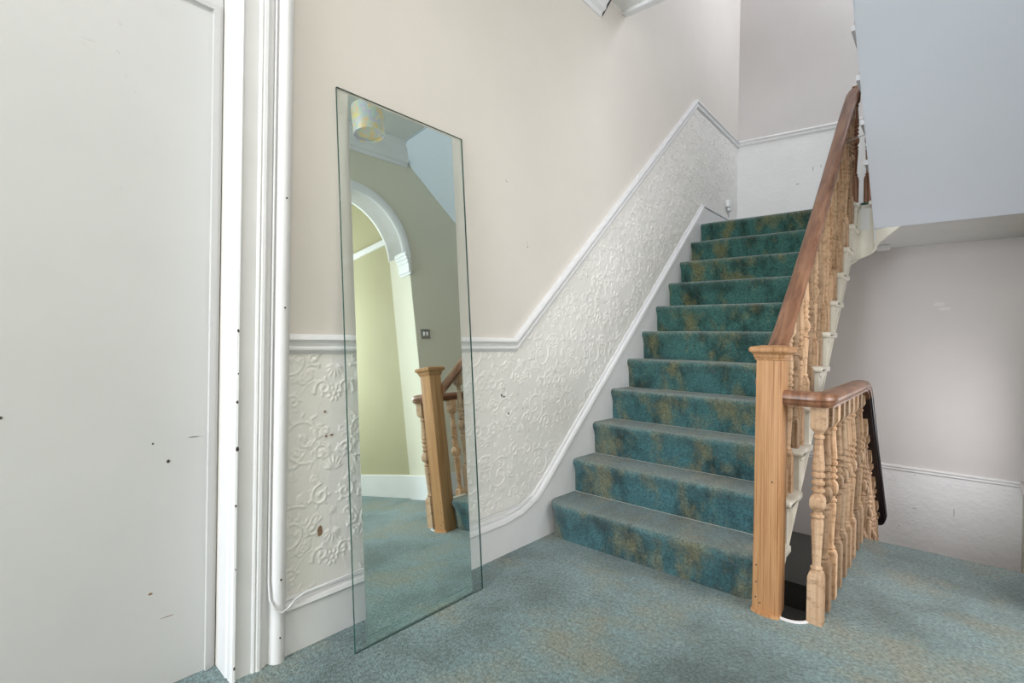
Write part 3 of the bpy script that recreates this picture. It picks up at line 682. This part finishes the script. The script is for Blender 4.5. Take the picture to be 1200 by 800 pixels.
# ---------------------------------------------------------------- cornice and ceiling edge
corn = [(0, 0), (.0, .012), (-.02, .02), (-.03, .05), (-.05, .06), (-.08, .10), (-.105, .135), (-.125, .15), (-.14, .15), (-.145, .17), (-.17, .17), (-.17, 0)]
cp = [(-a-.17, b) for a, b in corn]
surf([(WX, .2, CZ), (WX, 2.60, CZ)], [(-.17-a if False else a, b*.9) for a, b in [(0, 0), (0, .16), (-.02, .16), (-.03, .13), (-.05, .12), (-.07, .09), (-.10, .05), (-.13, .04), (-.14, .015), (-.165, .012), (-.165, 0)]], WHITE, 'trim_cornice_left')
CP = [(0, 0), (0, .15), (-.02, .15), (-.03, .12), (-.05, .11), (-.07, .08), (-.10, .045), (-.13, .035), (-.14, .015), (-.165, .012), (-.165, 0)]
surf([(XR, 2.85, CZ), (XR, -5, CZ)], CP, WHITE, 'trim_cornice_right', (-1, 0, 0))
bm = bmesh.new(); box(bm, WX, 1.176, 2.85, 2.90, 3.05, 3.42, .006); tr = struct(finish('trim_well_lining', bm, WHITE))
surf([(1.17, 2.85, 3.10), (WX, 2.85, 3.10)], [(0, 0), (0, .10), (-.012, .105), (-.025, .09), (-.03, .07), (-.045, .05), (-.05, .0)], WHITE, 'trim_well_moulding', (0, -1, 0))

# ---------------------------------------------------------------- archway on the right (seen in the mirror)
bm = bmesh.new()
ap = [(XR, AY0, 0), (XR, AY0, ASP)] + [(XR, y, z) for y, z in arc(ac, ASP, ar, 180, 0, 32)[1:-1]] + [(XR, AY1, ASP)]
sweep(bm, ap[1:], [(-.012, .275-.27-.29), (-.012, .016), (.02, .022), (.05, .016), (.062, .010), (.065, 0), (0, 0), (0, -.285)], (-1, 0, 0))
struct(finish('trim_arch', bm, WHITE, None, 40))
for yj, s in ((AY1, -1), (AY0, 1)):
    bm = bmesh.new()
    for z0, z1, d in ((2.07, 2.10, .06), (2.045, 2.07, .05), (2.01, 2.045, .038), (1.93, 2.01, .03), (1.91, 1.93, .02)):
        box(bm, XR-.02-d*.3, XR+.12, min(yj, yj+s*d), max(yj, yj+s*d), z0, z1, .004)
    struct(finish('trim_impost', bm, WHITE))
bm = bmesh.new(); box(bm, XR+.27, 4.0, 2.782, 2.80, 0, .2, .004); box(bm, XR+.0, XR+.27, 2.752, 2.77, 0, .2, .004); struct(finish('baseboard_side_room', bm, WHITE))
bm = bmesh.new(); box(bm, XR+.27, 4.0, 2.77, 2.80, 2.28, 2.33, .006); struct(finish('trim_picture_rail', bm, WHITE))
bm = bmesh.new(); box(bm, XR-.018, XR, 2.772, 3.25, 0, .18, .004); struct(finish('baseboard_right', bm, WHITE))
sw = empty('light_switch', (XR, 2.87, 1.39), 'brushed metal light switch on the cream wall beside the arch, seen in the mirror', 'light switch')
bm = bmesh.new(); box(bm, XR-.008, XR-.0005, 2.82, 2.92, 1.35, 1.435, .002); rel(finish('switch_plate', bm, METAL, sw), sw)
for yy in (2.85, 2.885):
    bm = bmesh.new(); box(bm, XR-.015, XR-.008, yy-.008, yy+.008, 1.375, 1.41, .002); rel(finish('rocker', bm, PLAST, sw), sw)

# ---------------------------------------------------------------- leaning mirror
mir = empty('mirror', (.13, 1.21, 0), 'tall frameless mirror with clear glass margins leaning against the embossed left wall', 'mirror')
z_top = 1.857; ang = math.atan2(.173-.006, z_top); Lg = math.hypot(.173-.006, z_top)
rot = Matrix.Rotation(-ang, 4, 'Y')
def mirror_part(name, x0, x1, y0, y1, z0, z1, mat, edge=None):
    bm = bmesh.new(); box(bm, x0, x1, y0, y1, z0, z1)
    o = finish(name, bm, [mat] + ([edge] if edge else []), mir)
    if edge:
        for p in o.data.polygons:
            if abs(p.normal.x) < .5: p.material_index = 1
    o.matrix_parent_inverse = Matrix.Identity(4)
    o.matrix_basis = Matrix.Translation(Vector((.147, 0, .0005))-Vector(mir['_off'])) @ rot
    return o
mirror_part('glass_sheet', -.0005, .0075, .917, 1.500, 0, Lg, GLASS, EDGE)
mirror_part('silvered_panel', -.0016, -.0006, .963, 1.448, .004, Lg-.002, SILVER)
mirror_part('bottom_strip', .0076, .0081, .963, 1.448, .026, .0275, plain('bevel_line', (.10, .22, .20), .2))

# ---------------------------------------------------------------- pendant lamp (seen in the mirror)
lamp = empty('pendant_lamp', (1.03, 1.80, CZ), 'iridescent drum pendant shade under the hall ceiling, seen top left in the mirror', 'lamp')
def shade_mat():
    m, n, l, b = nodes('iridescent_shade')
    t = noise_tex(n, l, 22, detail=2); r = ramp(n, [(.3, (.62, .60, .25)), (.42, (.70, .48, .34)), (.5, (.45, .60, .48)), (.6, (.52, .45, .60)), (.7, (.62, .62, .40))])
    l.new(t.outputs['Fac'], r.inputs['Fac']); l.new(r.outputs['Color'], b.inputs['Base Color'])
    b.inputs['Roughness'].default_value = .2; b.inputs['Transmission Weight'].default_value = .3
    l.new(r.outputs['Color'], b.inputs['Emission Color']); b.inputs['Emission Strength'].default_value = .08
    return m
SH = shade_mat()
bm = bmesh.new(); n = 32; r_ = .095; rows = []
for rr, z in ((r_-.004, 2.45), (r_, 2.45), (r_, 2.63), (r_-.004, 2.63)):
    rows.append([bm.verts.new((1.03+rr*math.cos(k*2*math.pi/n), 1.80+rr*math.sin(k*2*math.pi/n), z)) for k in range(n)])
for q in range(4):
    a, b = rows[q], rows[(q+1) % 4]
    for j in range(n): bm.faces.new((a[j], a[(j+1) % n], b[(j+1) % n], b[j]))
rel(finish('lamp_shade', bm, SH, lamp, 50), lamp)
bm = bmesh.new(); vs = [bm.verts.new((1.03+(r_-.004)*math.cos(k*2*math.pi/n), 1.80+(r_-.004)*math.sin(k*2*math.pi/n), 2.462)) for k in range(n)]; vt = [bm.verts.new(v.co+Vector((0, 0, .003))) for v in vs]
bm.faces.new(vs); bm.faces.new(vt)
for k in range(n): bm.faces.new((vs[k], vs[(k+1) % n], vt[(k+1) % n], vt[k]))
rel(finish('diffuser', bm, SH, lamp), lamp)
bm = bmesh.new(); tube(bm, [(1.03, 1.80, 2.62), (1.03, 1.80, CZ-.02)], .004, 8); rel(finish('flex', bm, PLAST, lamp), lamp)
bm = bmesh.new(); bmesh.ops.create_cone(bm, segments=20, radius1=.03, radius2=.045, depth=.025, cap_ends=True, matrix=Matrix.Translation((1.03, 1.80, CZ-.013))); rel(finish('ceiling_rose', bm, PLAST, lamp), lamp)

for o in list(S.objects):
    if '_off' in o: del o['_off']
